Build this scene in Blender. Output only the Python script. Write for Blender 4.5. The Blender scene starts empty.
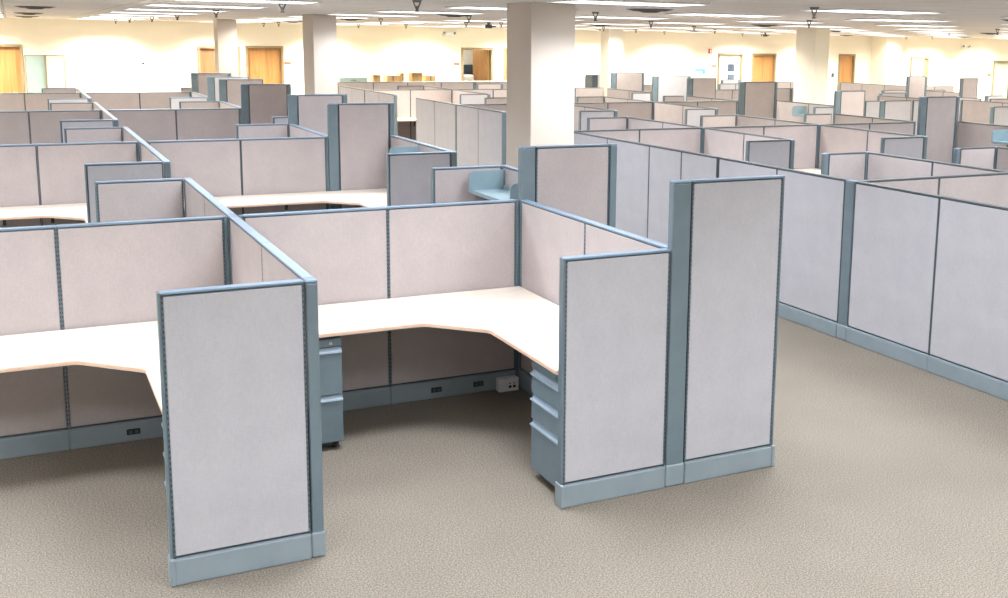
import bpy, bmesh, math, random
from mathutils import Vector, Matrix
random.seed(7)
SC = bpy.context.scene
COL = SC.collection
H, HT = 1.35, 1.718          # low and tall partition heights
CEIL = 2.77
YW = 24.0                    # far wall
BASE = 0.125
R = math.radians

# ------------------------------------------------------------------ materials
def lin(c):
    return tuple(((v/255)/12.92 if v/255 <= .04045 else ((v/255+.055)/1.055)**2.4) for v in c) + (1,)

def newmat(name):
    m = bpy.data.materials.new(name); m.use_nodes = True
    nt = m.node_tree; b = nt.nodes['Principled BSDF']
    return m, nt, b

def noisy(name, c1, c2, scale=40, rough=.6, metal=0, bump=0, bscale=None, detail=3, stretch=None, spec=None, lo=.35, hi=.65):
    m, nt, b = newmat(name)
    tc = nt.nodes.new('ShaderNodeTexCoord'); mp = nt.nodes.new('ShaderNodeMapping')
    nt.links.new(tc.outputs['Object'], mp.inputs[0])
    if stretch: mp.inputs['Scale'].default_value = stretch
    n = nt.nodes.new('ShaderNodeTexNoise'); n.inputs['Scale'].default_value = scale; n.inputs['Detail'].default_value = detail
    nt.links.new(mp.outputs[0], n.inputs['Vector'])
    r = nt.nodes.new('ShaderNodeValToRGB'); r.color_ramp.elements[0].position = lo; r.color_ramp.elements[1].position = hi
    r.color_ramp.elements[0].color = lin(c1); r.color_ramp.elements[1].color = lin(c2)
    nt.links.new(n.outputs['Fac'], r.inputs[0]); nt.links.new(r.outputs[0], b.inputs['Base Color'])
    b.inputs['Roughness'].default_value = rough; b.inputs['Metallic'].default_value = metal
    if spec is not None: b.inputs['Specular IOR Level'].default_value = spec
    if bump:
        n2 = nt.nodes.new('ShaderNodeTexNoise'); n2.inputs['Scale'].default_value = bscale or scale*3
        nt.links.new(mp.outputs[0], n2.inputs['Vector'])
        bp = nt.nodes.new('ShaderNodeBump'); bp.inputs['Strength'].default_value = bump; bp.inputs['Distance'].default_value = .003
        nt.links.new(n2.outputs['Fac'], bp.inputs['Height']); nt.links.new(bp.outputs[0], b.inputs['Normal'])
    return m

def fabric(name, base, dark):
    """woven panel cloth: fine crossed slubs over a soft mottling"""
    m, nt, b = newmat(name); L = nt.links.new
    tc = nt.nodes.new('ShaderNodeTexCoord')
    def nz(sc, st, det=2):
        mp = nt.nodes.new('ShaderNodeMapping'); mp.inputs['Scale'].default_value = st
        L(tc.outputs['Object'], mp.inputs[0])
        n = nt.nodes.new('ShaderNodeTexNoise'); n.inputs['Scale'].default_value = sc; n.inputs['Detail'].default_value = det
        L(mp.outputs[0], n.inputs['Vector']); return n.outputs['Fac']
    a = nz(34, (1, 1, 9)); c = nz(34, (9, 9, 1)); d = nz(5, (1, 1, 1), 3)
    def mix(x, y, op='ADD', v=None):
        q = nt.nodes.new('ShaderNodeMath'); q.operation = op; L(x, q.inputs[0])
        if v is None: L(y, q.inputs[1])
        else: q.inputs[1].default_value = v
        return q.outputs[0]
    s = mix(mix(a, c), d)
    s = mix(s, None, 'MULTIPLY', 1/3)
    r = nt.nodes.new('ShaderNodeValToRGB'); r.color_ramp.elements[0].position = .36; r.color_ramp.elements[1].position = .64
    r.color_ramp.elements[0].color = lin(dark); r.color_ramp.elements[1].color = lin(base)
    L(s, r.inputs[0]); L(r.outputs[0], b.inputs['Base Color'])
    b.inputs['Roughness'].default_value = .95; b.inputs['Specular IOR Level'].default_value = .15
    bp = nt.nodes.new('ShaderNodeBump'); bp.inputs['Strength'].default_value = .25; bp.inputs['Distance'].default_value = .002
    L(s, bp.inputs['Height']); L(bp.outputs[0], b.inputs['Normal'])
    return m

def wood(name, c1, c2, rough=.4, scale=3.0, stretch=(6, 6, .6)):
    m, nt, b = newmat(name); L = nt.links.new
    tc = nt.nodes.new('ShaderNodeTexCoord'); mp = nt.nodes.new('ShaderNodeMapping'); mp.inputs['Scale'].default_value = stretch
    L(tc.outputs['Object'], mp.inputs[0])
    n = nt.nodes.new('ShaderNodeTexNoise'); n.inputs['Scale'].default_value = scale; n.inputs['Detail'].default_value = 6; n.inputs['Distortion'].default_value = 1.2
    L(mp.outputs[0], n.inputs['Vector'])
    r = nt.nodes.new('ShaderNodeValToRGB'); r.color_ramp.elements[0].position = .3; r.color_ramp.elements[1].position = .7
    r.color_ramp.elements[0].color = lin(c1); r.color_ramp.elements[1].color = lin(c2)
    L(n.outputs['Fac'], r.inputs[0]); L(r.outputs[0], b.inputs['Base Color']); b.inputs['Roughness'].default_value = rough
    return m

def emit(name, c, s):
    m, nt, b = newmat(name)
    b.inputs['Base Color'].default_value = lin(c); b.inputs['Emission Color'].default_value = lin(c); b.inputs['Emission Strength'].default_value = s
    return m

M = dict(
    fin=fabric('cloth_mauve_grey', (186, 178, 178), (172, 164, 165)),
    fout=fabric('cloth_cool_grey', (190, 190, 197), (176, 176, 184)),
    steel=noisy('blue_grey_steel', (104, 121, 131), (110, 127, 137), 8, .42, .0, spec=.5),
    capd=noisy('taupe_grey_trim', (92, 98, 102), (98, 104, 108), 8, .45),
    steelD=noisy('slotted_channel_steel', (92, 112, 122), (98, 118, 128), 8, .45),
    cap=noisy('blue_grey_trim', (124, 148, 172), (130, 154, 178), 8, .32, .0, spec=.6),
    base=noisy('grey_blue_base_cover', (134, 148, 157), (140, 154, 163), 6, .45),
    slate=noisy('dark_slate_channel', (64, 76, 84), (74, 86, 94), 10, .5),
    black=noisy('black_plastic', (22, 24, 28), (30, 32, 36), 10, .5),
    top=wood('pale_maple_laminate', (246, 232, 218), (252, 242, 230), .35, 3, (1, 9, 9)),
    edge=noisy('tan_edge_band', (226, 190, 166), (232, 198, 176), 20, .5),
    ped=noisy('file_cabinet_grey_blue', (106, 124, 134), (112, 130, 140), 9, .4),
    chrome=noisy('bright_metal', (196, 200, 206), (206, 210, 216), 9, .25, .8),
    pull=noisy('drawer_pull_highlight', (146, 164, 180), (152, 170, 186), 9, .3),
    carpet=None,
    wall=noisy('cream_wall_paint', (246, 240, 222), (248, 242, 226), 2, .9, bump=.05, bscale=200, spec=.1),
    col=noisy('off_white_column_paint', (206, 196, 186), (210, 200, 190), 2, .9, bump=.05, bscale=200, spec=.1),
    ceil=None,
    door=wood('honey_oak_door', (172, 122, 70), (196, 148, 92), .45, 2.2, (5, 5, .5)),
    doorb=wood('red_oak_door', (140, 96, 62), (164, 118, 82), .45, 2.2, (5, 5, .5)),
    frame=noisy('door_frame_paint', (146, 128, 96), (154, 136, 104), 9, .5),
    white=noisy('white_plastic', (226, 228, 228), (234, 236, 236), 9, .4),
    glassy=noisy('pale_green_board', (150, 170, 166), (158, 178, 172), 3, .15),
    glassy2=noisy('pale_yellow_green_board', (184, 192, 176), (192, 200, 184), 3, .2),
    shelf=noisy('blue_grey_shelf_metal', (128, 150, 160), (134, 156, 166), 8, .35),
    dim=noisy('vent_dark_metal', (58, 54, 48), (70, 66, 58), 12, .6),
    cardboard=noisy('brown_cardboard', (168, 132, 88), (182, 146, 100), 9, .85),
    tan=noisy('tan_cardboard', (214, 178, 128), (222, 188, 140), 9, .85),
    blue=noisy('blue_print', (70, 150, 210), (90, 170, 222), 9, .5),
    navy=noisy('dark_blue_grey_print', (46, 58, 76), (84, 98, 116), 4, .4),
    sign=noisy('brown_door_sign', (150, 104, 62), (162, 116, 72), 9, .5),
    red=noisy('red_plastic', (170, 50, 40), (182, 60, 50), 9, .4),
    sprk=noisy('dull_sprinkler_metal', (112, 112, 106), (130, 130, 124), 20, .4, .5),
    diff=emit('fluorescent_lens', (248, 250, 255), 3.0),
    lit=emit('bright_window_light', (235, 242, 255), 3.0),
)
# carpet: fine salt-and-pepper loop pile
def carpet():
    m, nt, b = newmat('carpet_loop_pile'); L = nt.links.new
    tc = nt.nodes.new('ShaderNodeTexCoord')
    n = nt.nodes.new('ShaderNodeTexNoise'); n.inputs['Scale'].default_value = 125; n.inputs['Detail'].default_value = 2; n.inputs['Roughness'].default_value = .6
    L(tc.outputs['Object'], n.inputs['Vector'])
    n2 = nt.nodes.new('ShaderNodeTexNoise'); n2.inputs['Scale'].default_value = 2.2; n2.inputs['Detail'].default_value = 3
    L(tc.outputs['Object'], n2.inputs['Vector'])
    r = nt.nodes.new('ShaderNodeValToRGB'); e = r.color_ramp.elements
    e[0].position = .34; e[0].color = lin((104, 97, 89)); e[1].position = .66; e[1].color = lin((158, 150, 139))
    L(n.outputs['Fac'], r.inputs[0])
    r2 = nt.nodes.new('ShaderNodeValToRGB'); e = r2.color_ramp.elements
    e[0].position = .3; e[0].color = (.93, .93, .93, 1); e[1].position = .7; e[1].color = (1, 1, 1, 1)
    L(n2.outputs['Fac'], r2.inputs[0])
    mx = nt.nodes.new('ShaderNodeMix'); mx.data_type = 'RGBA'; mx.blend_type = 'MULTIPLY'; mx.inputs[0].default_value = 1
    L(r.outputs[0], mx.inputs[6]); L(r2.outputs[0], mx.inputs[7]); L(mx.outputs[2], b.inputs['Base Color'])
    b.inputs['Roughness'].default_value = 1; b.inputs['Specular IOR Level'].default_value = .05
    bp = nt.nodes.new('ShaderNodeBump'); bp.inputs['Strength'].default_value = .06; bp.inputs['Distance'].default_value = .002
    L(n.outputs['Fac'], bp.inputs['Height']); L(bp.outputs[0], b.inputs['Normal'])
    return m
M['carpet'] = carpet()
# ceiling: lay-in tiles in a thin grid
def ceilmat():
    m, nt, b = newmat('ceiling_tiles'); L = nt.links.new
    tc = nt.nodes.new('ShaderNodeTexCoord')
    br = nt.nodes.new('ShaderNodeTexBrick'); br.offset = 0; br.squash = 1
    br.inputs['Scale'].default_value = 1; br.inputs['Brick Width'].default_value = 1.22; br.inputs['Row Height'].default_value = .61
    br.inputs['Mortar Size'].default_value = .012; br.inputs['Mortar Smooth'].default_value = .1
    br.inputs['Color1'].default_value = lin((246, 240, 234)); br.inputs['Color2'].default_value = lin((238, 232, 226)); br.inputs['Mortar'].default_value = lin((214, 208, 200))
    L(tc.outputs['Object'], br.inputs['Vector'])
    n = nt.nodes.new('ShaderNodeTexNoise'); n.inputs['Scale'].default_value = .5; n.inputs['Detail'].default_value = 4
    L(tc.outputs['Object'], n.inputs['Vector'])
    r = nt.nodes.new('ShaderNodeValToRGB'); r.color_ramp.elements[0].position = .3; r.color_ramp.elements[1].position = .7
    r.color_ramp.elements[0].color = (.93, .93, .93, 1); r.color_ramp.elements[1].color = (1, 1, 1, 1)
    L(n.outputs['Fac'], r.inputs[0])
    mx = nt.nodes.new('ShaderNodeMix'); mx.data_type = 'RGBA'; mx.blend_type = 'MULTIPLY'; mx.inputs[0].default_value = 1
    L(br.outputs['Color'], mx.inputs[6]); L(r.outputs[0], mx.inputs[7]); L(mx.outputs[2], b.inputs['Base Color'])
    b.inputs['Roughness'].default_value = .9; b.inputs['Specular IOR Level'].default_value = .1
    return m
M['ceil'] = ceilmat()

# ------------------------------------------------------------------ mesh helpers
class MB:
    def __init__(s): s.bm = bmesh.new(); s.mats = []
    def mi(s, m):
        if m not in s.mats: s.mats.append(m)
        return s.mats.index(m)
    def box(s, x0, x1, y0, y1, z0, z1, m='steel', bev=0, seg=1):
        r = bmesh.ops.create_cube(s.bm, size=1)
        vs = r['verts']
        for v in vs:
            v.co = Vector((x0+(v.co.x+.5)*(x1-x0), y0+(v.co.y+.5)*(y1-y0), z0+(v.co.z+.5)*(z1-z0)))
        fs = set(f for v in vs for f in v.link_faces)
        if bev:
            es = list(set(e for v in vs for e in v.link_edges))
            r2 = bmesh.ops.bevel(s.bm, geom=es, offset=bev, segments=seg, affect='EDGES', profile=.5)
            fs = set(r2['faces']) | set(f for f in fs if f.is_valid)
            fs |= set(f for v in r2['verts'] for f in v.link_faces)
        i = s.mi(m)
        for f in fs: f.material_index = i
        return s
    def prism(s, pts, z0, z1, m='steel', bev=0):
        i = s.mi(m)
        b = [s.bm.verts.new((p[0], p[1], z0)) for p in pts]; t = [s.bm.verts.new((p[0], p[1], z1)) for p in pts]
        n = len(pts); fs = [s.bm.faces.new(t), s.bm.faces.new(b[::-1])]
        for k in range(n): fs.append(s.bm.faces.new((b[k], b[(k+1) % n], t[(k+1) % n], t[k])))
        for f in fs: f.material_index = i
        return s
    def prism_x(s, pts, x0, x1, m='steel'):      # profile in (y,z) swept along x
        i = s.mi(m)
        a = [s.bm.verts.new((x0, p[0], p[1])) for p in pts]; b = [s.bm.verts.new((x1, p[0], p[1])) for p in pts]
        n = len(pts); fs = [s.bm.faces.new(a), s.bm.faces.new(b[::-1])]
        for k in range(n): fs.append(s.bm.faces.new((a[(k+1) % n], a[k], b[k], b[(k+1) % n])))
        for f in fs: f.material_index = i
        return s
    def cyl(s, x, y, z0, z1, r0, r1=None, m='steel', n=16):
        r1 = r0 if r1 is None else r1
        pts0 = [s.bm.verts.new((x+r0*math.cos(2*math.pi*k/n), y+r0*math.sin(2*math.pi*k/n), z0)) for k in range(n)]
        pts1 = [s.bm.verts.new((x+r1*math.cos(2*math.pi*k/n), y+r1*math.sin(2*math.pi*k/n), z1)) for k in range(n)]
        i = s.mi(m); fs = [s.bm.faces.new(pts1), s.bm.faces.new(pts0[::-1])]
        for k in range(n): fs.append(s.bm.faces.new((pts0[k], pts0[(k+1) % n], pts1[(k+1) % n], pts1[k])))
        for f in fs: f.material_index = i
        return s
    def rod(s, a, b, r, m='steel', n=8):
        a, b = Vector(a), Vector(b); d = (b-a).normalized()
        u = d.orthogonal().normalized(); w = d.cross(u)
        A = [s.bm.verts.new(a+r*(math.cos(2*math.pi*k/n)*u+math.sin(2*math.pi*k/n)*w)) for k in range(n)]
        B = [s.bm.verts.new(b+r*(math.cos(2*math.pi*k/n)*u+math.sin(2*math.pi*k/n)*w)) for k in range(n)]
        i = s.mi(m); fs = [s.bm.faces.new(A[::-1]), s.bm.faces.new(B)]
        for k in range(n): fs.append(s.bm.faces.new((A[k], A[(k+1) % n], B[(k+1) % n], B[k])))
        for f in fs: f.material_index = i
        return s
    def mesh(s, name):
        bmesh.ops.recalc_face_normals(s.bm, faces=s.bm.faces[:])
        me = bpy.data.meshes.new(name); s.bm.to_mesh(me); s.bm.free()
        for m in s.mats: me.materials.append(M[m])
        return me

CACHE = {}
def cached(key, fn):
    if key not in CACHE:
        b = MB(); fn(b); CACHE[key] = b.mesh(str(key[0]))
    return CACHE[key]

def ob(name, me, parent=None, loc=(0, 0, 0), rz=0, label=None):
    o = bpy.data.objects.new(name, me); COL.objects.link(o)
    o.location = loc; o.rotation_euler = (0, 0, rz)
    if parent is not None: o.parent = parent
    if label: o['label'] = label
    return o
def tag(o, label, cat, group=None):
    o['label'] = label; o['category'] = cat
    if group: o['group'] = group
    return o
def thing(name, label, cat, loc=(0, 0, 0), rz=0, group=None):
    return tag(ob(name, None, None, loc, rz), label, cat, group)
def struct(name, fn, loc=(0, 0, 0), label=None, parent=None):
    b = MB(); fn(b); o = ob(name, b.mesh(name), parent, loc)
    o['kind'] = 'structure'
    if label: o['label'] = label
    return o

# ------------------------------------------------------------------ partitions
def f_frame(W, h, detail):
    def f(b):
        b.box(0.001, .011, -.021, .021, BASE, h-.016, 'slate')
        b.box(W-.011, W-.001, -.021, .021, BASE, h-.016, 'slate')
        b.box(.011, W-.011, -.013, .013, .02, h-.02, 'slate')
        b.box(.011, W-.011, -.022, .022, h-.024, h-.014, 'slate')
    return f
def f_fab(W, h, kl, kr):
    def f(b):
        b.box(.0105, W-.0105, .0132, .0245, BASE+.012, h-.018, kl, .004, 1)
        b.box(.0105, W-.0105, -.0245, -.0132, BASE+.012, h-.018, kr, .004, 1)
    return f
def f_cap(W, h, m='cap'):
    return lambda b: b.box(.001, W-.001, -.0265, .0265, h-.011, h, m, .003, 1)
def f_base(W):
    return lambda b: b.box(.001, W-.001, -.035, .035, 0, BASE, 'base', .007, 2)
def f_slots(h):
    def f(b):
        b.box(-.0035, .0035, -.0014, 0, BASE+.01, h-.03, 'steelD')
        z = BASE+.03
        while z < h-.05:
            b.box(-.002, .002, -.0020, -.0010, z, z+.012, 'black'); z += .026
    return f

def post(parent, x, h, w=.056, rz=0, xr=None):
    """connector post at local x"""
    d = .056
    me = cached(('post', w, h), lambda b: b.box(-w/2, w/2, -d/2, d/2, BASE-.01, h-.012, 'steel', .009, 2))
    p = ob('post', me, parent, (x, 0, 0))
    ob('top_cap', cached(('pcap', w), lambda b: b.box(-w/2-.001, w/2+.001, -d/2-.001, d/2+.001, -.013, 0, 'cap', .005, 1)), p, (0, 0, h), label='pale blue cap')
    ob('base_cover', cached(('pbase', w), lambda b: b.box(-w/2-.0055, w/2+.0055, -d/2-.0055, d/2+.0055, 0, BASE+.004, 'base', .012, 3)), p)
    return p

def run(label, p0, p1, n=2, h=H, s='ii', own='', o0=.034, o1=.034, free='', widths=None, near=False, kind=None, group=None, outlets=(), pw=None, ph=None, fill=''):
    """straight partition run; s = cloth on the left and right of p0->p1; own = ends that carry a post; free = ends with a finished edge"""
    a, b_ = Vector(p0), Vector(p1); L = (b_-a).length; ang = math.atan2(b_.y-a.y, b_.x-a.x)
    nm = kind or ('tall_cubicle_panel' if h > 1.5 else 'cubicle_panel')
    t = thing(nm, label, 'cubicle panel', (a.x, a.y, 0), ang, group)
    pw = pw or {}
    if '0' in free: o0 = 0
    if '1' in free: o1 = 0
    if 0 in pw: o0 = pw[0]/2 + pw.get('c0', 0) + .006
    if 1 in pw: o1 = pw[1]/2 - pw.get('c1', 0) + .006
    x = o0; tot = L-o0-o1
    if '0' in free: x += .013; tot -= .013
    if '1' in free: tot -= .013
    for e in fill:
        tot -= .024
        ob('corner_filler', cached(('corner_filler', h), lambda b: b.box(-.0115, .0115, -.022, .022, 0.02, h-.002, 'steelD', .003)), t, ((x+.012) if e == '0' else L-o1-.012, 0, 0))
        if e == '0': x += .024
    ws = [tot/n]*n if widths is None else [w*tot/sum(widths) for w in widths]
    kl = 'fin' if s[0] == 'i' else 'fout'; kr = 'fin' if s[1] == 'i' else 'fout'
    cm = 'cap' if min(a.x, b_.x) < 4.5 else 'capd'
    for i, w in enumerate(ws):
        w = round(w, 4)
        p = ob('panel', cached(('panel', w, h), f_frame(w, h, near)), t, (x, 0, 0))
        ob('fabric', cached(('fabric', w, h, kl, kr), f_fab(w, h, kl, kr)), p, label='woven grey cloth')
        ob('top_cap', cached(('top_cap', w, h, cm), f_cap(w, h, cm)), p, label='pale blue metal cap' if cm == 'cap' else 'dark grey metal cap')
        ob('base_cover', cached(('base_cover', w), f_base(w)), p, label='grey-blue base cover')
        if near:
            for sx in (.0062, w-.0062):
                ob('slotted_strip', cached(('slotted_strip', h), f_slots(h)), p, (sx, -.0210, 0)); ob('slotted_strip', cached(('slotted_strip', h), f_slots(h)), p, (sx, .0210, 0), math.pi)
        x += w
    for e in free:
        xx = .007 if e == '0' else L-.007
        me = cached(('end_trim', h), lambda b: (b.box(-.006, .006, -.0255, .0255, BASE, h-.001, 'steel', .004, 2), b.box(-.012, .012, -.041, .041, 0, BASE+.004, 'base', .007, 2)))
        ob('end_trim', me, t, (xx, 0, 0))
    for e in own:
        k = int(e); w = pw.get(k, .056); c = pw.get('c%d' % k, 0)
        post(t, (0 if k == 0 else L)+c, (ph or {}).get(k, h), w)
    for (ox, side) in outlets:
        q = ob('power_outlet', cached(('power_outlet', 1), lambda b: (b.box(-.038, .038, -.006, 0, -.018, .018, 'black', .003), b.box(-.028, -.006, -.008, -.005, -.010, .010, 'slate'), b.box(.006, .028, -.008, -.005, -.010, .010, 'slate'))), t, (ox, side*.0345, .062), label='black duplex outlet')
        if side > 0: q.rotation_euler = (0, 0, math.pi)
    return t

X2, X5, YC, YE, PITCH, WG = 1.943, 2.652, 2.005, 4.0, 5.28, .675
TP = {0: .113, 'c0': .031}      # wide tall post, a little right of the spine axis
BLOCK = ['nearest left block', 'second left block', 'third left block', 'farthest left block']
SX = -.013
for n in range(4):
    y = n*PITCH; nr = (n == 0); B = BLOCK[n]
    run(['long pale-topped low partition between the two near cubicles, running back from the big wing panel',
         f'low partition spine of the {B}, front half, running back from its grey wing',
         f'low partition spine of the {B}, front half, running back from its grey wing',
         f'low partition spine of the {B}, front half, running back from its tiny wing'][n],
        (SX, y), (SX, y+YC), 2, own='0', near=nr)
    run(f'low partition spine of the {B}, rear half, ending at a low mauve wing', (SX, y+YC), (SX, y+YE), 2, own='1', near=nr)
    run(['two-panel mauve back wall over the worktop of the near cubicle at the left edge',
         f'two-panel mauve back wall at the left picture edge, {B}',
         f'two-panel mauve back wall at the left picture edge, {B}',
         f'two-panel mauve back wall at the left picture edge, {B}, below the oak door'][n],
        (-1.93, y+YC), (SX, y+YC), 2, own='1', fill='1', o0=0, near=nr, outlets=((1.94-.66, -1),) if nr else ())
    run(['two-panel mauve back wall over the worktop of the near middle cubicle',
         f'two-panel mauve wall of the {B}, ending at a tall post',
         f'two-panel mauve wall right of the spine, {B}',
         f'two-panel wall right of the spine, {B}, against the cream wall'][n],
        (SX, y+YC), (X2, y+YC), 2, near=nr, fill='01', outlets=((1.30, -1), (1.61, -1)) if nr else ())
    run(['big grey wing panel facing the camera at the lower left, nearest of all',
         'cool grey wing panel directly behind a low mauve wing, left, front of the second block',
         'small grey wing panel at the front of the third left block, left of the spine',
         'tiny grey wing panel at the front of the farthest left block'][n],
        (-WG, y), (SX, y), 1, s='io', free='0', near=nr, kind='wing_panel')
    run(['low mauve wing panel just behind the back wall of the near left cubicle',
         'low mauve wing panel left of the spine, rear of the second left block',
         'thin low wing panel left of the spine, rear of the third left block',
         'farthest low wing panel on the left, in front of the pale boards'][n],
        (-WG, y+YE), (SX, y+YE), 1, s='oi', free='0', near=nr, kind='wing_panel')
    run(['tall mauve panel with wide post between the near middle cubicle and the big column',
         'tall mauve panel between two posts, beyond the worktop of the second left block',
         'tall dark mauve panel between two posts, below the honey oak door',
         'farthest tall panel on the left, in front of the red oak door'][n],
        (X2, y+YC), (X5, y+YC), 1, HT, s='ii', own='01', pw=dict(TP), near=nr)
    front_in = (n in (0, 3)); rear_in = (n in (1, 2))
    xf = X2 if front_in else X5; xr = X2 if rear_in else X5
    run(['low partition with one seam on the right side of the near middle cubicle',
         'low pale-topped partition between the grey wing and tall panel of the second left block',
         'low partition at the right of the third left block, front half',
         'low partition at the right of the farthest left block, front half'][n],
        (xf, y), (xf, y+YC), 2, own='' if front_in else '0', near=nr)
    run(['low partition behind the near tall panel, carrying the blue-grey shelf with rounded ends',
         'small bright low partition ending at the tall post of the second left block',
         'small bright low partition at the rear right of the third left block',
         'low partition at the rear right of the farthest left block'][n],
        (xr, y+YC), (xr, y+YE), 2, own='' if rear_in else '1', near=nr)
    run(['low grey wing panel attached left of the wide slotted post, hiding the filing pedestal',
         'cool grey wing panel with post, closing the second left block cubicle with the worktop',
         'small low grey wing panel peeping past the dark mauve tall panel, third left block',
         'low grey wing panel at the front right of the farthest left block'][n],
        (xf-WG, y), (xf, y), 1, s='io', free='0', near=nr, kind='wing_panel')
    run(['low mauve wing panel behind the near middle cubicle, with the shelf end against it',
         'low mauve wing panel left of the small bright partition, second left block',
         'low mauve wing panel left of a teal post, rear of the third left block',
         'tiny low wing panel left of the farthest tall panel, near the red oak door'][n],
        (xr-WG, y+YE), (xr, y+YE), 1, s='oi', free='0', near=nr, kind='wing_panel')
    if front_in:
        run('nearest tall grey panel with wide slotted post, at the corner by the carpet aisle' if n == 0 else
            'second farthest tall pale panel on the left, in front of the oak doors',
            (X2, y), (X5, y), 1, HT, s='io', own='0', pw=dict(TP), free='1', near=nr)
    if rear_in:
        run('tall panel with two posts, left of the wide tall one, below the second column' if n == 1 else
            'tall mauve panel with a single teal post, in front of the honey oak door',
            (X2, y+YE), (X5, y+YE), 1, HT, s='oi', own='0' if n == 2 else '01', pw=dict(TP), free='1' if n == 2 else '')

# ---- right field: long aisle wall, then its cubicles
W3 = 4.917
def R_(label, p0, p1, n=2, **k): return run(label, p0, p1, n, **k)
def W_(label, p0, p1, back=False, **k): return run(label, p0, p1, 1, s='oi' if back else 'io', kind='wing_panel', **{**dict(free='0'), **k})
R_('nearest stretch of the long grey aisle wall, right of its wide blue-grey post', (W3, -1.75), (W3, 2.01), 4, s='oi', own='1', o0=0, widths=(.9, .93, .93, .93), pw={1: .113})
R_('two wide panels of the long aisle wall just beyond its wide blue-grey post', (W3, 2.01), (W3, 3.96), 2, s='oi', pw={0: .113})
R_('two narrow panels in the middle of the long grey aisle wall', (W3, 3.96), (W3, 5.26), 2, s='oi', o0=0, o1=0)
R_('far end of the long grey aisle wall, beside the big column', (W3, 5.26), (W3, 7.22), 2, s='oi', o0=0, own='1')
R_('low mauve wall meeting the long aisle wall at the right picture edge', (W3, 1.97), (6.73, 1.97))
R_('low lilac two-panel partition running back from the right edge to a post', (6.73, 1.97), (6.73, 3.88), own='01')
W_('lilac wing panel with teal posts just behind the long aisle wall, right', (6.17, 3.88), (6.73, 3.88), True, own='0', free='')
W_('lilac wing panel with teal posts at the right picture edge', (8.0, 3.87), (8.6, 3.87), True, own='0', free='')
R_('low partition leaving the picture at the right edge beside the lilac wing', (8.6, 1.97), (8.6, 3.87), own='1')
R_('beige-grey low wall beside the big column, first in the right field', (W3, 7.22), (6.89, 7.22), fill='1')
R_('low mauve wall in the middle of the right field, behind two grey wings', (6.89, 7.22), (8.82, 7.22), fill='1', own='01')
R_('warm mauve low wall ending at the widest tall panel of the right field', (8.82, 7.22), (10.62, 7.22), fill='1')
R_('pale low partition behind the aisle wall, leading to the nearer grey wing', (6.89, 5.36), (6.89, 7.22))
R_('pale low partition leading back to the short beige wing near the big column', (6.89, 7.22), (6.89, 9.26), own='1')
W_('cool grey wing panel with post, nearer of two behind the long aisle wall', (6.25, 5.36), (6.89, 5.36), own='1')
W_('short beige wing panel right of the big column, overlapping a dark-framed grey wing', (6.21, 9.26), (6.89, 9.26), True)
R_('cream low partition with one seam, left of the widest tall panel', (8.82, 5.2), (8.82, 7.22))
W_('cool grey wing panel at the left foot of the widest tall panel', (8.13, 5.2), (8.82, 5.2), own='1')
R_('pale low partition running back to the short yellowish wing', (8.82, 7.22), (8.82, 9.23), own='1')
W_('short yellowish wing panel in the middle of the right field', (8.15, 9.23), (8.82, 9.23), True)
R_('pinkish low partition left of the widest tall panel, below the beige tall one', (10.66, 7.26), (10.66, 9.11))
W_('short beige wing panel at the foot of the square column, left of a teal post', (10.05, 9.11), (10.62, 9.11), True)
R_('beige tall panel with teal post just right of the square column', (10.70, 9.11), (11.27, 9.11), 1, h=HT, s='oi', own='0', pw={0: .10}, free='1')
R_('widest mauve tall panel with teal posts, in the right field', (10.72, 7.22), (11.41, 7.22), 1, h=HT, own='01', pw={0: .12})
R_('cream low partition right of the widest tall panel, carrying a blue shelf', (11.41, 5.2), (11.41, 7.18))
# block 3 of the right field
N, C3 = 5.53, 12.80
R_('nearer pair of light panels in the far aisle wall left of the big column', (N, 10.75), (N, C3), s='oi', own='01')
R_('farther pair of light panels in the far aisle wall left of the big column', (N, C3), (N, 14.95), s='oi')
R_('pinkish low wall behind the far aisle wall, touching the big column', (N, C3), (7.47, C3), fill='1', own='1')
R_('long pinkish low wall with one seam, right of the big column', (7.47, C3), (9.45, C3), fill='1', own='1')
R_('mauve low wall left of the grey-mauve tall panel', (9.45, C3), (11.36, C3), fill='1')
R_('thin pale low partition leading to the dark-framed wing by the big column', (7.47, 10.71), (7.47, C3))
W_('dark-framed grey wing panel just right of the big column', (6.81, 10.71), (7.47, 10.71), own='1')
R_('pink low partition leading to the dark-topped grey wing', (9.45, 10.74), (9.45, C3))
W_('dark-topped grey wing panel left of the short yellowish wing', (8.83, 10.74), (9.45, 10.74), own='1')
R_('pale low partition behind the far left aisle wall', (7.47, C3), (7.47, 14.75), own='1')
W_('low beige wing panel touching the left edge of the big column', (6.83, 14.75), (7.47, 14.75), True)
R_('cream low partition running back from the long pinkish wall', (9.45, C3), (9.45, 14.76), own='1')
W_('low beige wing panel in the right field, third from the big column', (8.81, 14.76), (9.45, 14.76), True)
R_('grey-mauve tall panel with two posts in front of the white open door', (11.42, C3), (12.24, C3), 1, h=HT, own='01', pw={0: .12})
R_('low partition with a blue shelf at the left foot of the square column', (12.24, 10.68), (12.24, C3-.04))
W_('low grey wing panel under the square column, left of a teal post', (11.50, 10.68), (12.24, 10.68), own='1')
R_('pale low partition running back beside the beige tall panel', (11.40, C3), (11.40, 14.74))
W_('short pink wing panel below the blue-grey tall panel', (10.83, 14.76), (11.36, 14.76), True)
R_('beige tall panel with teal post, right of the blue-grey tall panel', (11.47, 14.76), (12.13, 14.76), 1, h=HT, s='oi', own='0', pw={0: .12}, free='1')
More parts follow.
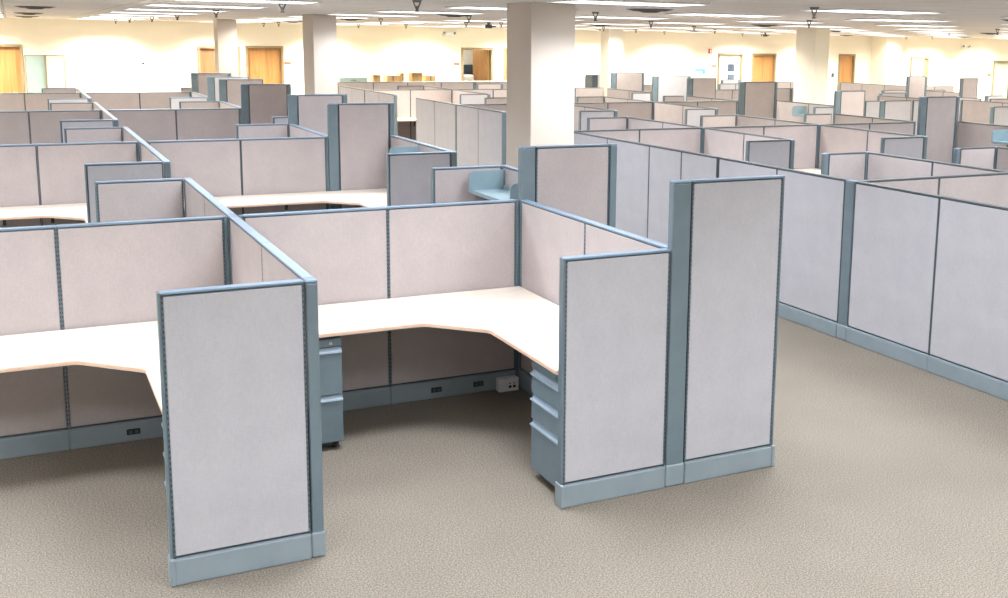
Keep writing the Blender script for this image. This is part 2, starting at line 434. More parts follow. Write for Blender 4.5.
# block 4 of the right field
MX, C4 = 5.49, 18.2
R_('nearer narrow light panels of the farthest aisle wall, above a tall panel', (MX, 16.1), (MX, C4), s='oi', own='0')
R_('farther narrow light panels of the farthest aisle wall, left of the boxes', (MX, C4), (MX, 20.2), s='oi', o0=0)
R_('pink low wall above a worktop, between the two far aisle walls', (MX, C4), (7.47, C4), own='1')
R_('pink low wall running behind the left edge of the big column', (7.47, C4), (9.40, C4), fill='1')
R_('pale low partition behind the dark-framed wing left of the big column', (7.47, 16.1), (7.47, C4))
W_('dark-framed grey wing panel left of the big column, below the open doorway', (6.83, 16.1), (7.47, 16.1), own='1')
W_('low pink wing panel below the cardboard boxes', (6.80, 20.1), (7.47, 20.1), True, own='1')
R_('pale low partition below the cardboard boxes', (7.47, C4), (7.47, 20.1))
W_('low beige wing panel below the open doorway', (9.2, 21.1), (9.88, 21.1), True, own='1')
R_('left part of the farthest low wall, under the cardboard boxes', (5.95, 22.35), (9.62, 22.35), 4, own='0')
R_('right part of the farthest low wall, under the open doorway', (9.62, 22.35), (11.5, 22.35), own='0')
R_('blue-grey tall panel with teal post, second tall one right of the big column', (11.36, 16.0), (12.26, 16.0), 1, h=HT, s='io', own='01', pw={0: .13})
W_('low grey wing panel left of the blue-grey tall panel', (10.78, 16.0), (11.28, 16.0))
R_('dark-framed tall grey panel in front of the slim far column', (11.58, 18.3), (12.40, 18.3), 1, h=HT, own='01', pw={0: .12})
R_('mauve low wall left of the dark-framed tall panel', (9.9, 18.6), (11.5, 18.6), own='0')
R_('pale low partition at the foot of the dark-framed tall panel', (11.39, 16.05), (11.39, 18.25))
R_('beige low wall right of the dark-framed tall panel', (12.5, 20.2), (14.3, 20.2), own='1')
R_('beige low wall left of the white open door', (13.2, 17.2), (15.3, 17.2), own='1')
# zone beyond the second corridor
R_('pale grey low panel right of the beige tall panel, left of a thick post', (14.0, 12.2), (14.47, 12.2), 1, s='io', own='1', pw={1: .12})
R_('wide pale green-grey low panel right of a thick post, left of the widest tall panel', (14.47, 12.2), (15.28, 12.2), 1, s='io', pw={0: .12})
R_('narrow green-grey low panel against the left post of the widest tall panel', (15.28, 12.2), (16.0, 12.2), 1, s='io', own='1')
R_('cream low partition peeping over the green-grey panels', (16.1, 12.3), (16.1, 14.1), own='1')
R_('beige two-panel low partition right of the widest tall panel', (16.7, 10.0), (16.7, 12.2), own='01')
W_('grey-green wing panel right of the beige two-panel partition', (15.2, 10.0), (16.0, 10.0), own='0', free='')
W_('low beige wing peeping over the widest tall panel', (16.9, 13.4), (17.5, 13.4), True, own='01', free='')
R_('short pale low partition peeping over the widest tall panel', (17.5, 12.4), (17.5, 13.35), 1)
W_('small dark-framed wing left of the bright doorway', (17.05, 15.1), (17.85, 15.1), own='01', free='')
R_('small mauve panel touching the left side of the square column', (15.55, 17.7), (16.42, 17.7), 1, own='1')
R_('pale low partition touching the square column, far field', (16.42, 16.4), (16.42, 17.65), 1)
R_('pale blue-grey low wall under the white open door', (16.1, 20.5), (17.2, 20.5), 2, s='io', own='0')
W_('low wing with dark corners, right under the white open door', (18.1, 23.3), (18.75, 23.3), own='01', free='')
R_('long low wall under the double oak doors', (17.6, 21.5), (20.2, 21.5), 3, own='01')
R_('long low wall right of the square column, under the slim oak door', (21.0, 18.3), (21.0, 21.2), 3, own='1')
R_('low beige wall behind the small dark-framed wing', (18.2, 16.3), (20.3, 16.3), 2, own='01')
R_('beige low partition under the bright doorway', (19.38, 14.6), (19.38, 16.2), 2)
R_('tall grey panel in front of the bright doorway', (18.45, 15.7), (19.05, 15.7), 1, h=HT, own='01')
R_('tall lilac panel standing alone against the cream wall, right', (19.02, 14.5), (19.55, 14.5), 1, h=HT, own='0', free='1')
R_('tall dark-edged panel at the right picture edge', (18.75, 12.8), (19.4, 12.8), 1, h=HT, own='0')
W_('low lilac wing below the rightmost doorway', (18.75, 13.45), (19.3, 13.45), own='0', free='')
R_('low wall between the square column and the bright doorway', (21.05, 18.2), (22.6, 18.2), 2, own='0')
R_('low wall at the far right below the emergency light', (17.6, 12.3), (19.3, 12.3), 2, own='1')
Mx = MX

# ------------------------------------------------------------------ worktops
def rrect(pts, r, idx):  # round chosen corners of a polygon
    out = []
    n = len(pts)
    for i, p in enumerate(pts):
        if i not in idx: out.append(p); continue
        P = Vector(p); A = (Vector(pts[i-1])-P).normalized(); B = (Vector(pts[(i+1) % n])-P).normalized()
        a = P+A*r; b = P+B*r
        for k in range(5):
            t = k/4; q = (1-t)**2*a+2*(1-t)*t*P+t*t*b; out.append((q.x, q.y))
    return out
def worktop(label, poly, corners, brackets):
    cx = sum(p[0] for p in poly)/len(poly); cy = sum(p[1] for p in poly)/len(poly)
    t = thing('worktop', label, 'worktop', (cx, cy, 0))
    q = [(x-cx, y-cy) for x, y in rrect(poly, .03, corners)]
    b = MB(); b.prism(q, .712, .738, 'top'); ob('surface', b.mesh('surface'), t, label='pale maple laminate')
    # edge band slightly proud of the laminate
    b = MB(); c = Vector((0, 0)); n = len(q)
    for i in range(n):
        p0, p1 = Vector(q[i]), Vector(q[(i+1) % n]); d = (p1-p0)
        if d.length < 1e-5: continue
        nn = Vector((d.y, -d.x)).normalized()*.0025
        b.prism([p0, p0+nn, p1+nn, p1], .7165, .732, 'edge')
    ob('edge_band', b.mesh('edge_band'), t, label='tan edge band')
    for (bx, by, ang) in brackets:
        me = cached(('support_bracket',), lambda b: b.prism_x([(.0115, .712), (-.45, .712), (-.45, .70), (-.03, .64), (.0115, .55)], -.015, .015, 'slate'))
        ob('support_bracket', me, t, (bx-cx, by-cy, 0), ang)
    return t
# near middle cubicle: back wall y=2.005, right spine X2
yb = YC-.042
def cub(label, xl, xr, yback, yfront, side='R', dep=.69, leg=.635, cut=.31, mirror=False):
    yi = yback-.0365
    xi = xr-.0365
    poly = [(xl, yi), (xl, yi-dep), (xi-leg-cut, yi-dep), (xi-leg, yi-dep-cut), (xi-leg, yfront), (xi, yfront), (xi, yi)]
    return worktop(label, poly, (2, 3, 4), ((xl+.62, yi, 0), ((xl+xi)/2+.1, yi, 0), (xi, (yfront+yi)/2, -R(90))))
cub('L-shaped pale maple worktop in the near middle cubicle', .042, X2, YC, .045)
cub('L-shaped pale maple worktop in the near left-edge cubicle', -1.95, SX, YC, .045, leg=.60)
cub('pale maple worktop in the second-row cubicle at the left edge', -1.95, SX, PITCH+YC, PITCH+.045, leg=.60)
cub('pale maple worktop in front of the second block tall panel', .042, X5, PITCH+YC, PITCH+.045)
cub('pale worktop under the pink cross wall, seen between the far aisle walls', Mx+.05, 7.43, C4, 16.4, leg=.6)
cub('bit of white worktop between a grey wing and a teal post, right field', 6.93, 8.80, 7.22, 5.4)
cub('worktop hidden behind the long aisle wall beside the grey wing', 4.96, 6.86, 7.22, 5.5)

# ------------------------------------------------------------------ file pedestals
def pedestal(label, loc, rz, rows, depth=.56):
    """front faces local -y; width .39 in x; rows = drawer heights from the top"""
    t = thing('file_pedestal', label, 'filing cabinet', loc, rz)
    W2, hh = .195, .69
    b = MB(); b.box(-W2, W2, .022, depth, .045, hh, 'ped', .004); b.box(-W2+.02, W2-.02, .05, depth-.03, .02, .05, 'slate'); ob('body', b.mesh('body'), t)
    b = MB(); b.box(-W2+.001, W2-.001, .0, .022, hh-.045, hh, 'ped', .003); hd = ob('header', b.mesh('header'), t)
    b = MB(); b.rod((W2-.07, -.006, hh-.022), (W2-.07, .002, hh-.022), .011, 'chrome', 12); b.box(W2-.071, W2-.069, -.0075, -.005, hh-.03, hh-.014, 'black'); ob('lock', b.mesh('lock'), hd, label='small round chrome lock')
    z = hh-.05
    tot = z-.05
    s = tot/sum(rows)
    for r_ in rows:
        hgt = r_*s; b = MB()
        b.box(-W2+.002, W2-.002, 0, .022, z-hgt+.004, z-.034, 'ped', .004)
        d = ob('drawer', b.mesh('drawer'), t)
        b = MB()   # full-width recessed lip pull, curving out at the top
        b.prism_x([(.0, z-.036), (.020, z-.036), (.020, z-.004), (.010, z-.004), (.012, z-.014), (.006, z-.024), (-.008, z-.026), (-.010, z-.034)], -W2+.002, W2-.002, 'pull')
        ob('handle', b.mesh('handle'), d, label='pale full-width drawer pull')
        z -= hgt
    for sx in (-1, 1):
        for yy in (.06, depth-.05):
            b = MB(); b.rod((sx*.15-.012, yy, .023), (sx*.15+.012, yy, .023), .022, 'black', 12); b.box(sx*.15-.016, sx*.15+.016, yy-.012, yy+.012, .03, .05, 'slate')
            ob('caster', b.mesh('caster'), t)
    return t
pedestal('two-drawer blue-grey filing pedestal behind the big wing panel, under the middle worktop', (.075+.195, 1.30, 0), 0, (1, 1), .60)
pedestal('three-drawer blue-grey filing pedestal under the right leg of the near worktop', (1.305, .245, 0), -R(90), (1, 1, 2), .56)
pedestal('blue-grey filing pedestal with only its pull edges visible beside the big wing panel', (-.630, .245, 0), -R(90), (1, 1, 2), .56)

# power box at the corner of the near cubicle
def pbox():
    t = thing('power_box', 'small white power box on the floor in the near cubicle corner', 'power box', (1.80, YC-.075, 0))
    b = MB(); b.box(-.075, .075, -.032, .032, .0, .095, 'white', .006, 2); ob('housing', b.mesh('housing'), t)
    for dx in (-.002, .030):
        b = MB(); b.box(dx, dx+.02, -.034, -.031, .026, .044, 'black', .002); ob('socket', b.mesh('socket'), t, label='black socket')
        b = MB(); b.box(dx, dx+.018, -.034, -.031, .056, .062, 'slate', .001); ob('port', b.mesh('port'), t)
pbox()

# ------------------------------------------------------------------ shelves with upturned ends, hung on a spine (face to -x)
def shelf(label, x, y0, y1, z=1.135, hgt=.185, d=.33, ends=(1, 1)):
    t = thing('hanging_shelf', label, 'shelf', (x-.034, (y0+y1)/2, 0))
    L = (y1-y0)/2
    b = MB(); b.box(-d, -.004, -L+.008, L-.008, z, z+.018, 'shelf', .006, 2); b.box(-d-.006, -d+.004, -L+.01, L-.01, z-.004, z+.030, 'shelf', .004, 2)
    b.box(-.012, -.003, -L+.01, L-.01, z-.02, z+.05, 'shelf')
    ob('board', b.mesh('board'), t)
    for s_, e in zip((-1, 1), ends):
        if not e: continue
        b = MB(); i = b.mi('shelf')
        c = .05
        prof = [(-.003, z-.02), (-.003, z+hgt), (-d+c, z+hgt)]
        for k in range(1, 5):
            a = R(90+22.5*k); prof.append((-d+c+c*math.cos(a), z+hgt-c+c*math.sin(a)))
        prof += [(-d, z+.0), (-d+.06, z-.02)]
        y_ = s_*L
        A = [b.bm.verts.new((p[0], y_-.008, p[1])) for p in prof]; B = [b.bm.verts.new((p[0], y_+.008, p[1])) for p in prof]
        b.bm.faces.new(A); b.bm.faces.new(B[::-1]); n = len(prof)
        for k in range(n): b.bm.faces.new((A[(k+1) % n], A[k], B[k], B[(k+1) % n]))
        ob('end_bracket', b.mesh('end_bracket'), t, label='rounded upturned end')
    return t
shelf('blue-grey metal shelf with rounded ends, left of the tall panel behind the near cubicle', X5, 3.02, 3.92)
shelf('blue-grey shelf showing only its rim above the grey wing, second left block', X5, PITCH+.06, PITCH+.92, z=1.13, hgt=.19)
shelf('blue shelf by the foot of the square white column', 12.24, 10.95, 11.77, z=1.12, hgt=.18)
shelf('blue shelf end at the right picture edge, beside the big tall panel', 11.41, 5.35, 6.17, z=1.12, hgt=.18)

# ------------------------------------------------------------------ room shell
XL, XR, YB = -6.5, 34.0, -9.0
struct('floor', lambda b: b.box(XL-.2, XR+.2, YB-.2, YW+3, -.1, 0, 'carpet'))
struct('ceiling', lambda b: b.box(XL-.2, XR+.2, YB-.2, YW+3, CEIL, CEIL+.12, 'ceil'))
struct('wall_left', lambda b: b.box(XL-.2, XL, YB-.2, YW+.15, 0, CEIL, 'wall'))
struct('wall_right', lambda b: b.box(XR, XR+.2, YB-.2, YW+3, 0, CEIL, 'wall'))
struct('wall_rear', lambda b: b.box(XL, XR, YB-.2, YB, 0, CEIL, 'wall'))
# far wall with its door openings cut out
doors = [  # x0, x1, head, kind
    (-2.02, -.98, 2.12, 'oak'), (2.97, 3.90, 2.13, 'red'), (4.13, 4.98, 2.15, 'oak'), (9.93, 10.78, 2.17, 'open'),
    (11.20, 12.1, 2.17, 'oakp'), (18.46, 19.30, 2.10, 'white'), (19.76, 20.60, 2.10, 'double'), (23.28, 23.88, 2.11, 'oak'),
    (26.45, 27.20, 2.04, 'bright'), (30.45, 31.35, 1.94, 'cream')]
def farwall(b):
    x = XL
    for (a, c, hd, k) in doors:
        b.box(x, a, YW, YW+.15, 0, CEIL, 'wall'); b.box(a, c, YW, YW+.15, hd, CEIL, 'wall'); x = c
    b.box(x, XR, YW, YW+.15, 0, CEIL, 'wall')
struct('wall_far', farwall)
dlabels = {0: 'honey oak door at the left picture edge', 1: 'red oak door beside the third column', 2: 'honey oak door between two columns', 3: 'open doorway with a wooden door swung inward',
           4: 'door just left of the big column', 5: 'open white door with dark prints', 6: 'double oak doors', 7: 'slim oak door right of the square column', 8: 'bright white doorway', 9: 'cream door at the right edge'}
for i, (a, c, hd, k) in enumerate(doors):
    w = c-a; cx = (a+c)/2
    fr = struct(f'door_{i+1}', lambda b: (b.box(a-.05, a+.012, YW-.03, YW+.16, 0, hd+.05, 'frame', .004), b.box(c-.012, c+.05, YW-.03, YW+.16, 0, hd+.05, 'frame', .004), b.box(a, c, YW-.03, YW+.16, hd-.012, hd+.05, 'frame', .004)), label=dlabels[i])
    lm = {'oak': 'door', 'oakp': 'door', 'red': 'doorb', 'white': 'white', 'double': 'door', 'cream': 'glassy2'}.get(k)
    if k in ('oak', 'red', 'oakp', 'cream', 'white'):
        b = MB(); b.box(a+.014, c-.014, YW+.05, YW+.095, .005, hd-.014, lm, .003)
        lf = ob('leaf', b.mesh('leaf'), fr)
        b = MB(); b.rod((c-.09, YW+.05, 1.06), (c-.09, YW-.01, 1.06), .014, 'chrome'); b.rod((c-.09, YW-.005, 1.06), (c-.20, YW-.005, 1.06), .012, 'chrome'); ob('handle', b.mesh('handle'), lf, label='silver lever handle')
        if k == 'white':
            for z in (1.70, 1.38):
                b = MB(); b.box(a+.36, a+.62, YW+.044, YW+.05, z-.13, z+.11, 'navy', .002); ob('print', b.mesh('print'), lf, label='dark blue-grey print')
    elif k == 'double':
        for sgn in (0, 1):
            x0 = a+.014 if sgn == 0 else cx+.002; x1 = cx-.002 if sgn == 0 else c-.014
            b = MB(); b.box(x0, x1, YW+.05, YW+.095, .005, hd-.014, lm, .003); lf = ob('leaf', b.mesh('leaf'), fr)
            hx = cx-.06 if sgn == 0 else cx+.06
            b = MB(); b.rod((hx, YW+.05, 1.05), (hx, YW-.01, 1.05), .013, 'chrome'); b.rod((hx, YW-.01, .98), (hx, YW-.01, 1.12), .011, 'chrome'); ob('handle', b.mesh('handle'), lf)
    if k in ('open', 'bright'):   # the small room beyond
        struct(f'wall_room_{i+1}', lambda b: (b.box(a-.7, a-.6, YW+.15, YW+2.2, 0, CEIL, 'wall'), b.box(c+2.2, c+2.3, YW+.15, YW+2.2, 0, CEIL, 'wall'), b.box(a-.7, c+2.3, YW+2.2, YW+2.3, 0, CEIL, 'wall' if k == 'open' else 'white')))
        L = bpy.data.lights.new('room_light', 'AREA'); L.size = .6; L.energy = 20 if k == 'open' else 170; L.color = (1, .97, .93) if k == 'open' else (.93, .96, 1)
        lo = bpy.data.objects.new('room_light', L); COL.objects.link(lo); lo.location = (cx, YW+1.1, CEIL-.03)
    if k == 'open':
        b = MB(); b.box(0, .82, 0, .045, .005, hd-.01, 'door', .003)
        lf = ob('leaf', b.mesh('leaf'), fr, (c-.02, YW+.16, 0), R(98), label='honey oak leaf swung inward')
        # dark cabinet glimpsed inside
        b = MB(); b.box(a+.35, a+.95, YW+1.5, YW+1.6, 0, 1.72, 'slate', .01); tag(ob('room_screen', b.mesh('room_screen')), 'dark upright screen in the room beyond the open doorway', 'screen')
        b = MB(); b.box(0, .36, 0, .3, 0, .25, 'white', .08, 3)
        o = tag(ob('white_bag', b.mesh('white_bag'), None, (a+.30, YW+.75, 1.20)), 'white rounded bundle inside the open doorway', 'bag')
        b = MB(); b.box(a+.22, a+.75, YW+.7, YW+1.1, 0, 1.2, 'slate', .01); tag(ob('storage_cabinet', b.mesh('storage_cabinet')), 'dark cabinet inside the open doorway', 'cabinet')
struct('baseboard_far', lambda b: [b.box(x0, x1, YW-.012, YW, 0, .1, 'slate') for x0, x1 in ((XL, -2.07), (-.93, 2.92), (5.03, 9.88), (12.15, 18.41), (20.65, 23.23))])

# columns
def column(n, label, x0, x1, y0, y1):
    struct(f'trim_{n}', lambda b: (b.box(x0, x1, y0, y1, 0, CEIL, 'wall' if n > 4 else 'col', .008, 2), b.box(x0-.01, x1+.01, y0-.01, y1+.01, 0, .1, 'slate', .003)), label=label)  # right-field columns get paler wall paint, standing in for strong light on them
column(2, 'big off-white square column in the aisle', 2.84, 3.27, 3.85, 4.39)
column(3, 'off-white column left of the middle', 2.70, 3.04, 11.10, 11.75)
column(4, 'slim off-white column farthest left', 2.52, 2.90, 18.3, 18.75)
column(5, 'slim off-white column in the far distance right of the big column', 11.5, 11.9, 18.42, 18.85)
column(6, 'square cream column in the right field', 12.31, 12.65, 11.73, 12.32)
column(7, 'wall pier beside the bright doorway', 24.6, 25.32, 23.25, 24.0)

# ------------------------------------------------------------------ things on the far wall
def small(name, label, cat, fn, loc=(0, 0, 0), group=None):
    b = MB(); fn(b); return tag(ob(name, b.mesh(name), None, loc), label, cat, group)
def board(name, label, x0, x1, z0, z1, y, mat):
    t = thing(name, label, 'board', ((x0+x1)/2, y, 0)); w = (x1-x0)/2
    b = MB(); b.box(-w+.015, w-.015, -.012, .012, z0+.015, z1-.015, mat); ob('face', b.mesh('face'), t)
    b = MB()
    for q in ((-w, -w+.02, z0, z1), (w-.02, w, z0, z1), (-w, w, z0, z0+.02), (-w, w, z1-.02, z1)): b.box(q[0], q[1], -.018, .018, q[2], q[3], 'frame', .003)
    ob('frame', b.mesh('frame'), t)
board('wall_board', 'pale blue-green glass board on the far wall, right of the left-edge door', -.90, -.46, 0.9, 1.93, YW-.02, 'glassy')
board('leaning_board', 'narrow pale yellow-green framed board overlapping the blue-green board', -.47, -.06, 0.9, 1.93, YW-.075, 'glassy2')
t = thing('wall_thermostat', 'small white wall control with dark knob, alone on the left cream wall', 'thermostat', (1.68, YW, 0))
b = MB(); b.box(-.09, .09, -.03, 0, 1.62, 1.72, 'white', .006); ob('housing', b.mesh('housing'), t)
b = MB(); b.rod((-.02, -.03, 1.745), (-.02, 0, 1.745), .03, 'slate', 12); ob('knob', b.mesh('knob'), t)
for (x, z, lab) in ((5.13, 1.77, 'brown room sign right of the honey oak door'), (9.74, 1.77, 'tan room sign left of the open doorway'), (18.28, 1.745, 'tan room sign left of the white open door'), (30.22, 1.47, 'orange-brown room sign left of the rightmost door')):
    small('room_sign', lab, 'sign', lambda b: b.box(-.085, .085, -.012, 0, -.028 if x < 30 else -.06, .028 if x < 30 else .06, 'sign', .003), (x, YW, z))
def emergency(label, x, z):
    t = thing('emergency_light', label, 'emergency light', (x, YW+.004, z))
    b = MB(); b.box(-.10, .10, -.07, 0, -.05, .05, 'white', .01, 2); ob('housing', b.mesh('housing'), t)
    for s in (-1, 1):
        b = MB(); b.rod((s*.15, -.12, .02), (s*.13, -.02, 0), .05, 'white', 14); b.rod((s*.152, -.125, .02), (s*.15, -.118, .02), .042, 'sprk', 14); ob('lamp_head', b.mesh('lamp_head'), t)
emergency('twin-head emergency light above the left of the open doorway', 9.50, 2.58)
emergency('twin-head emergency light high on the cream wall at the right', 28.9, 2.45)
t = thing('fire_alarm', 'small red and white fire alarm strobe left of the white open door', 'fire alarm', (18.1, YW+.004, 2.2))
b = MB(); b.box(-.05, .05, -.04, 0, -.07, .07, 'red', .005); ob('housing', b.mesh('housing'), t)
b = MB(); b.box(-.02, .02, -.055, -.038, -.05, .05, 'white', .004); ob('strobe', b.mesh('strobe'), t)
small('call_point', 'small call point below the fire alarm strobe', 'call point', lambda b: b.box(-.04, .04, -.02, 0, -.012, .012, 'sign', .003), (18.1, YW+.004, 1.99))
small('light_switch', 'small dark wall switch right of the square column', 'switch', lambda b: b.box(-.05, .05, -.02, 0, -.07, .07, 'slate', .004), (23.0, YW, 1.46))
small('wall_notice', 'bright blue notice on the far wall, left of the fire alarm', 'notice', lambda b: (b.box(-.19, .19, -.01, 0, .02, .08, 'blue', .002), b.box(.08, .19, -.01, 0, -.07, .02, 'blue', .002), b.box(-.19, .08, -.008, 0, -.07, .02, 'white', .001)), (17.76, YW, 1.57))
# ledge of cabinets behind the farthest cross wall, with boxes
t = thing('lateral_file', 'long low pale cabinet along the far wall, under the cardboard boxes', 'cabinet', (0, 0, 0))
b = MB(); b.box(6.9, 11.6, 22.95, 23.40, 0, 1.33, 'glassy2', .006); ob('body', b.mesh('body'), t)
for k in range(5):
    b = MB(); b.box(6.92+k*.94, 6.92+k*.94+.90, 22.935, 22.955, .9, 1.30, 'glassy2', .003); d = ob('drawer', b.mesh('drawer'), t)
    b = MB(); b.box(7.2+k*.94, 7.5+k*.94, 22.915, 22.935, 1.2, 1.22, 'chrome', .002); ob('handle', b.mesh('handle'), d)
t = thing('storage_case', 'pale green low case with a small handle, left of the boxes', 'case', (6.50, 22.95, 0))
b = MB(); b.box(-.36, .36, -.2, .2, 0, 1.46, 'glassy', .01); ob('body', b.mesh('body'), t)
b = MB(); b.box(-.07, .07, -.215, -.2, 1.37, 1.39, 'slate', .003); ob('handle', b.mesh('handle'), t)
def carton(label, x0, x1, y0, y1, z1, m):
    t = thing('cardboard_box', label, 'box', ((x0+x1)/2, (y0+y1)/2, 1.33))
    w, d, h = (x1-x0)/2, (y1-y0)/2, z1-1.33
    b = MB(); b.box(-w, w, -d, d, 0, h, m, .004); bb = ob('body', b.mesh('body'), t)
    b = MB(); b.box(-.02, .02, -d-.002, d+.002, -.0+.01, h+.002, 'frame'); ob('tape', b.mesh('tape'), t)
    b = MB(); b.box(-w, w, -d-.06, -d, h-.006, h, m); ob('flap', b.mesh('flap'), t)
carton('small brown cardboard box, leftmost of the boxes on the long cabinet', 7.08, 7.28, 23.0, 23.25, 1.50, 'cardboard')
carton('wide tan cardboard box, middle of the boxes on the long cabinet', 7.43, 7.78, 22.97, 23.3, 1.49, 'tan')
carton('tall narrow tan box right of the wide tan box', 7.79, 7.92, 22.97, 23.3, 1.55, 'tan')
carton('dark brown cardboard box on the long cabinet, right of the tan ones', 8.12, 8.42, 23.0, 23.3, 1.56, 'cardboard')
carton('pale low cardboard box, rightmost on the long cabinet', 8.5, 8.78, 23.0, 23.3, 1.49, 'tan')
t = thing('overhead_bin', 'square dark-sided overhead bin beyond the right side of the big column', 'cabinet', (12.95, 21.9, 0))
b = MB(); b.box(-.22, .22, -.3, .1, 1.2, 1.55, 'slate', .006); ob('body', b.mesh('body'), t)
b = MB(); b.box(-.05, .21, -.315, -.3, 1.215, 1.54, 'fout', .004); ob('door', b.mesh('door'), t, label='pale flip door')
b = MB(); b.box(-.22, .22, .1, .14, 0, 1.5, 'steel', .004); ob('rear_panel', b.mesh('rear_panel'), t)

# ------------------------------------------------------------------ ceiling fittings
def troffer_parts(t):
    def fr(b):
        b.box(-.61, .61, -.305, -.275, -.014, 0, 'white', .002); b.box(-.61, .61, .275, .305, -.014, 0, 'white', .002)
        b.box(-.61, -.58, -.275, .275, -.014, 0, 'white', .002); b.box(.58, .61, -.275, .275, -.014, 0, 'white', .002)
    ob('frame', cached(('frame', 'tr'), fr), t); ob('lens', cached(('lens', 'tr'), lambda b: b.box(-.58, .58, -.275, .275, -.014, 0, 'diff')), t, label='glowing white lens')
LX = [.77+2.62*k for k in range(-2, 13)]; LY = [5.55+2.44*k for k in range(-6, 8)]
LE = 38
ldat = bpy.data.lights.new('troffer_light', 'AREA'); ldat.shape = 'RECTANGLE'; ldat.size = 1.1; ldat.size_y = .5; ldat.energy = LE
ldat.color = (.90, .95, 1); ldat.spread = R(140)
ldat2 = ldat.copy(); ldat2.color = (1, .94, .81); ldat2.energy = 56
wdat = bpy.data.lights.new('wall_wash_light', 'AREA'); wdat.shape = 'RECTANGLE'; wdat.size = 1.1; wdat.size_y = .3; wdat.energy = 70
wdat.color = (1, .95, .85); wdat.spread = R(128)
for i, x in enumerate(LX):
    for j, y in enumerate(LY):
        side = 'left' if x < 3 else ('right' if x > 9 else 'middle'); dist = 'nearest' if y < 7 else ('far' if y > 15 else 'middle-distance')
        t = thing('ceiling_light', f'recessed rectangular fluorescent light in the {dist} {side} part of the ceiling', 'ceiling light', (x, y, CEIL), 0, f'ceiling lights, {dist} {side}')
        troffer_parts(t)
        lo = bpy.data.objects.new('troffer_light', ldat2 if (x > 6.5 and y > 6) or y > 12 else ldat); COL.objects.link(lo); lo.location = (x, y, CEIL-.024)
for x in LX:
    if 24 < x < 26: continue
    lo = bpy.data.objects.new('wall_wash_light', wdat); COL.objects.link(lo); lo.location = (x, YW-.75, CEIL-.02)
def vent(x, y, r=.27):
    t = thing('ceiling_vent', 'round dark-throated air diffuser flush in the tiled ceiling', 'air vent', (x, y, CEIL), 0, 'round ceiling vents')
    ob('rim', cached(('rim',), lambda b: b.cyl(0, 0, -.012, 0, .24, .29, 'white', 28)), t)
    ob('louvre', cached(('louvre',), lambda b: (b.cyl(0, 0, -.03, -.012, .16, .235, 'dim', 28), b.cyl(0, 0, -.045, -.03, .07, .12, 'dim', 28))), t, label='dark louvre cone')
for x, y in ((-.87, 10.3), (-.87, 15.3), (-.85, 19.5), (3.95, 18.0), (3.95, 13.6), (3.91, 8.6), (8.7, 13.6), (12.6, 20.8), (4.31, 4.33), (14.2, 18.9), (9.83, 9.97), (14.6, 13.9), (21.8, 22), (17.7, 12.5), (24.5, 19.8), (8.9, 3.9)):
    vent(x, y)
def sprinkler(x, y):
    t = thing('sprinkler_head', 'small metal sprinkler hanging below the ceiling', 'sprinkler', (x, y, CEIL), 0, 'ceiling sprinklers')
    ob('escutcheon', cached(('escutcheon',), lambda b: b.cyl(0, 0, -.02, 0, .035, .045, 'sprk', 16)), t)
    def fr(b):
        b.rod((-.03, 0, -.02), (-.006, 0, -.075), .007, 'sprk'); b.rod((.03, 0, -.02), (.006, 0, -.075), .007, 'sprk'); b.cyl(0, 0, -.09, -.05, .012, .012, 'sprk', 10)
    ob('frame_arm', cached(('frame_arm',), fr), t)
    ob('deflector', cached(('deflector',), lambda b: b.cyl(0, 0, -.10, -.09, .018, .022, 'sprk', 14)), t)
for x, y in ((.95, 22.1), (.98, 19.2), (1.17, 17.0), (1.18, 13.6), (1.2, 10.0), (1.17, 5.94), (4.3, 21), (4.4, 23.2), (6.3, 21.5), (4.4, 13.4), (1.95, 4.26), (6.9, 19.7), (4.35, 9.2), (6.55, 15), (6.85, 14), (4.65, 6.1), (10.75, 17.3), (12.8, 19.4), (7.62, 9.9), (15.4, 22.3), (10.6, 13.3), (13.7, 17.2), (18.6, 23.0), (17.7, 20.8), (8.25, 6.85), (5.07, 2.8), (25.2, 23), (23.8, 20.4), (17.1, 13.1), (14.2, 9.1)):
    sprinkler(x, y)
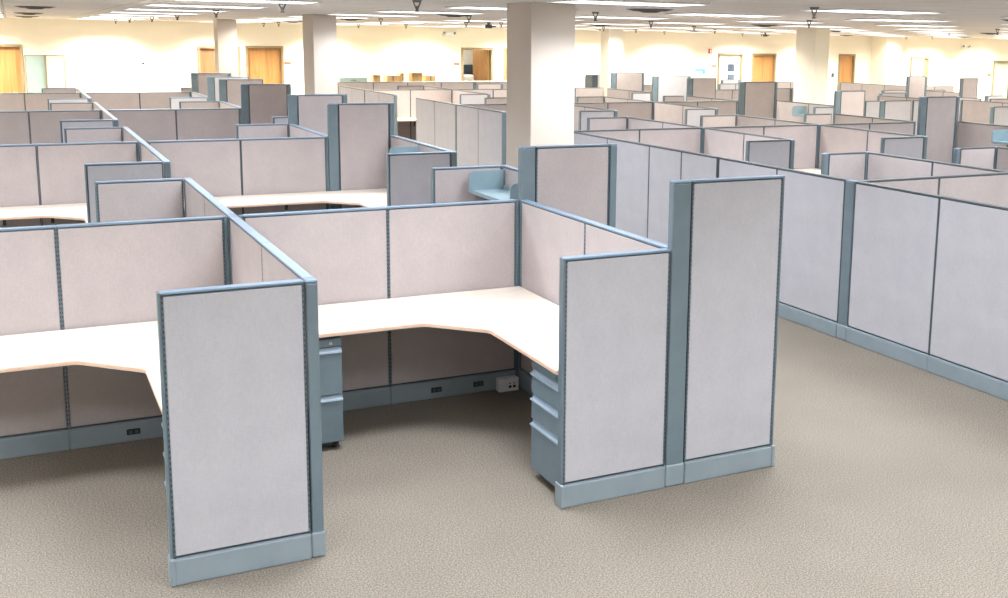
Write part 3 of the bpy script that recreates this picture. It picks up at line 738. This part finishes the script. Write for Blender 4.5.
def cam_dome(label, x, y):
    t = thing('ceiling_camera', label, 'ceiling fitting', (x, y, CEIL))
    b = MB(); b.cyl(0, 0, -.05, 0, .02, .04, 'sprk'); ob('mount', b.mesh('mount'), t)
    b = MB(); b.rod((-.06, 0, -.08), (.06, 0, -.08), .035, 'slate', 14); ob('housing', b.mesh('housing'), t)
    b = MB(); b.rod((.06, 0, -.08), (.14, 0, -.08), .014, 'slate', 10); ob('arm', b.mesh('arm'), t)
cam_dome('dark cylindrical fitting under the ceiling left of the big column', 6.85, 14.6)
cam_dome('dark fitting under the far ceiling left of the double oak doors', 17.9, 20.9)

# ------------------------------------------------------------------ camera (measured from the photograph)
P = dict(f=1098.0813, cx=590.9602, cy=227.1457, pitch=0.167631, roll=0.015869, yaw=-0.483059, X=-1.16301, Y=-4.95559, Z=2.44537)
cam = bpy.data.cameras.new('camera'); co = bpy.data.objects.new('camera', cam); COL.objects.link(co)
cy_, sy = math.cos(P['yaw']), math.sin(P['yaw'])
fwd = Vector((-sy*math.cos(P['pitch']), cy_*math.cos(P['pitch']), -math.sin(P['pitch'])))
right = fwd.cross(Vector((0, 0, 1))).normalized(); up = right.cross(fwd)
c, s = math.cos(P['roll']), math.sin(P['roll'])
r2 = c*right+s*up; u2 = -s*right+c*up
m = Matrix((r2, u2, -fwd)).transposed().to_4x4(); m.translation = Vector((P['X'], P['Y'], P['Z']))
co.matrix_world = m
cam.sensor_fit = 'HORIZONTAL'; cam.sensor_width = 36; cam.lens = P['f']*36/1008
cam.shift_x = (504-P['cx'])/1008; cam.shift_y = (P['cy']-299)/1008
cam.clip_end = 200
SC.camera = co
w = bpy.data.worlds.new('world'); SC.world = w; w.use_nodes = True
w.node_tree.nodes['Background'].inputs[0].default_value = (.9, .95, 1, 1); w.node_tree.nodes['Background'].inputs[1].default_value = .3
SC.view_settings.view_transform = 'Standard'; SC.view_settings.look = 'None'; SC.view_settings.gamma = 1
SC.view_settings.use_curve_mapping = False
SC.view_settings.exposure = 0.15
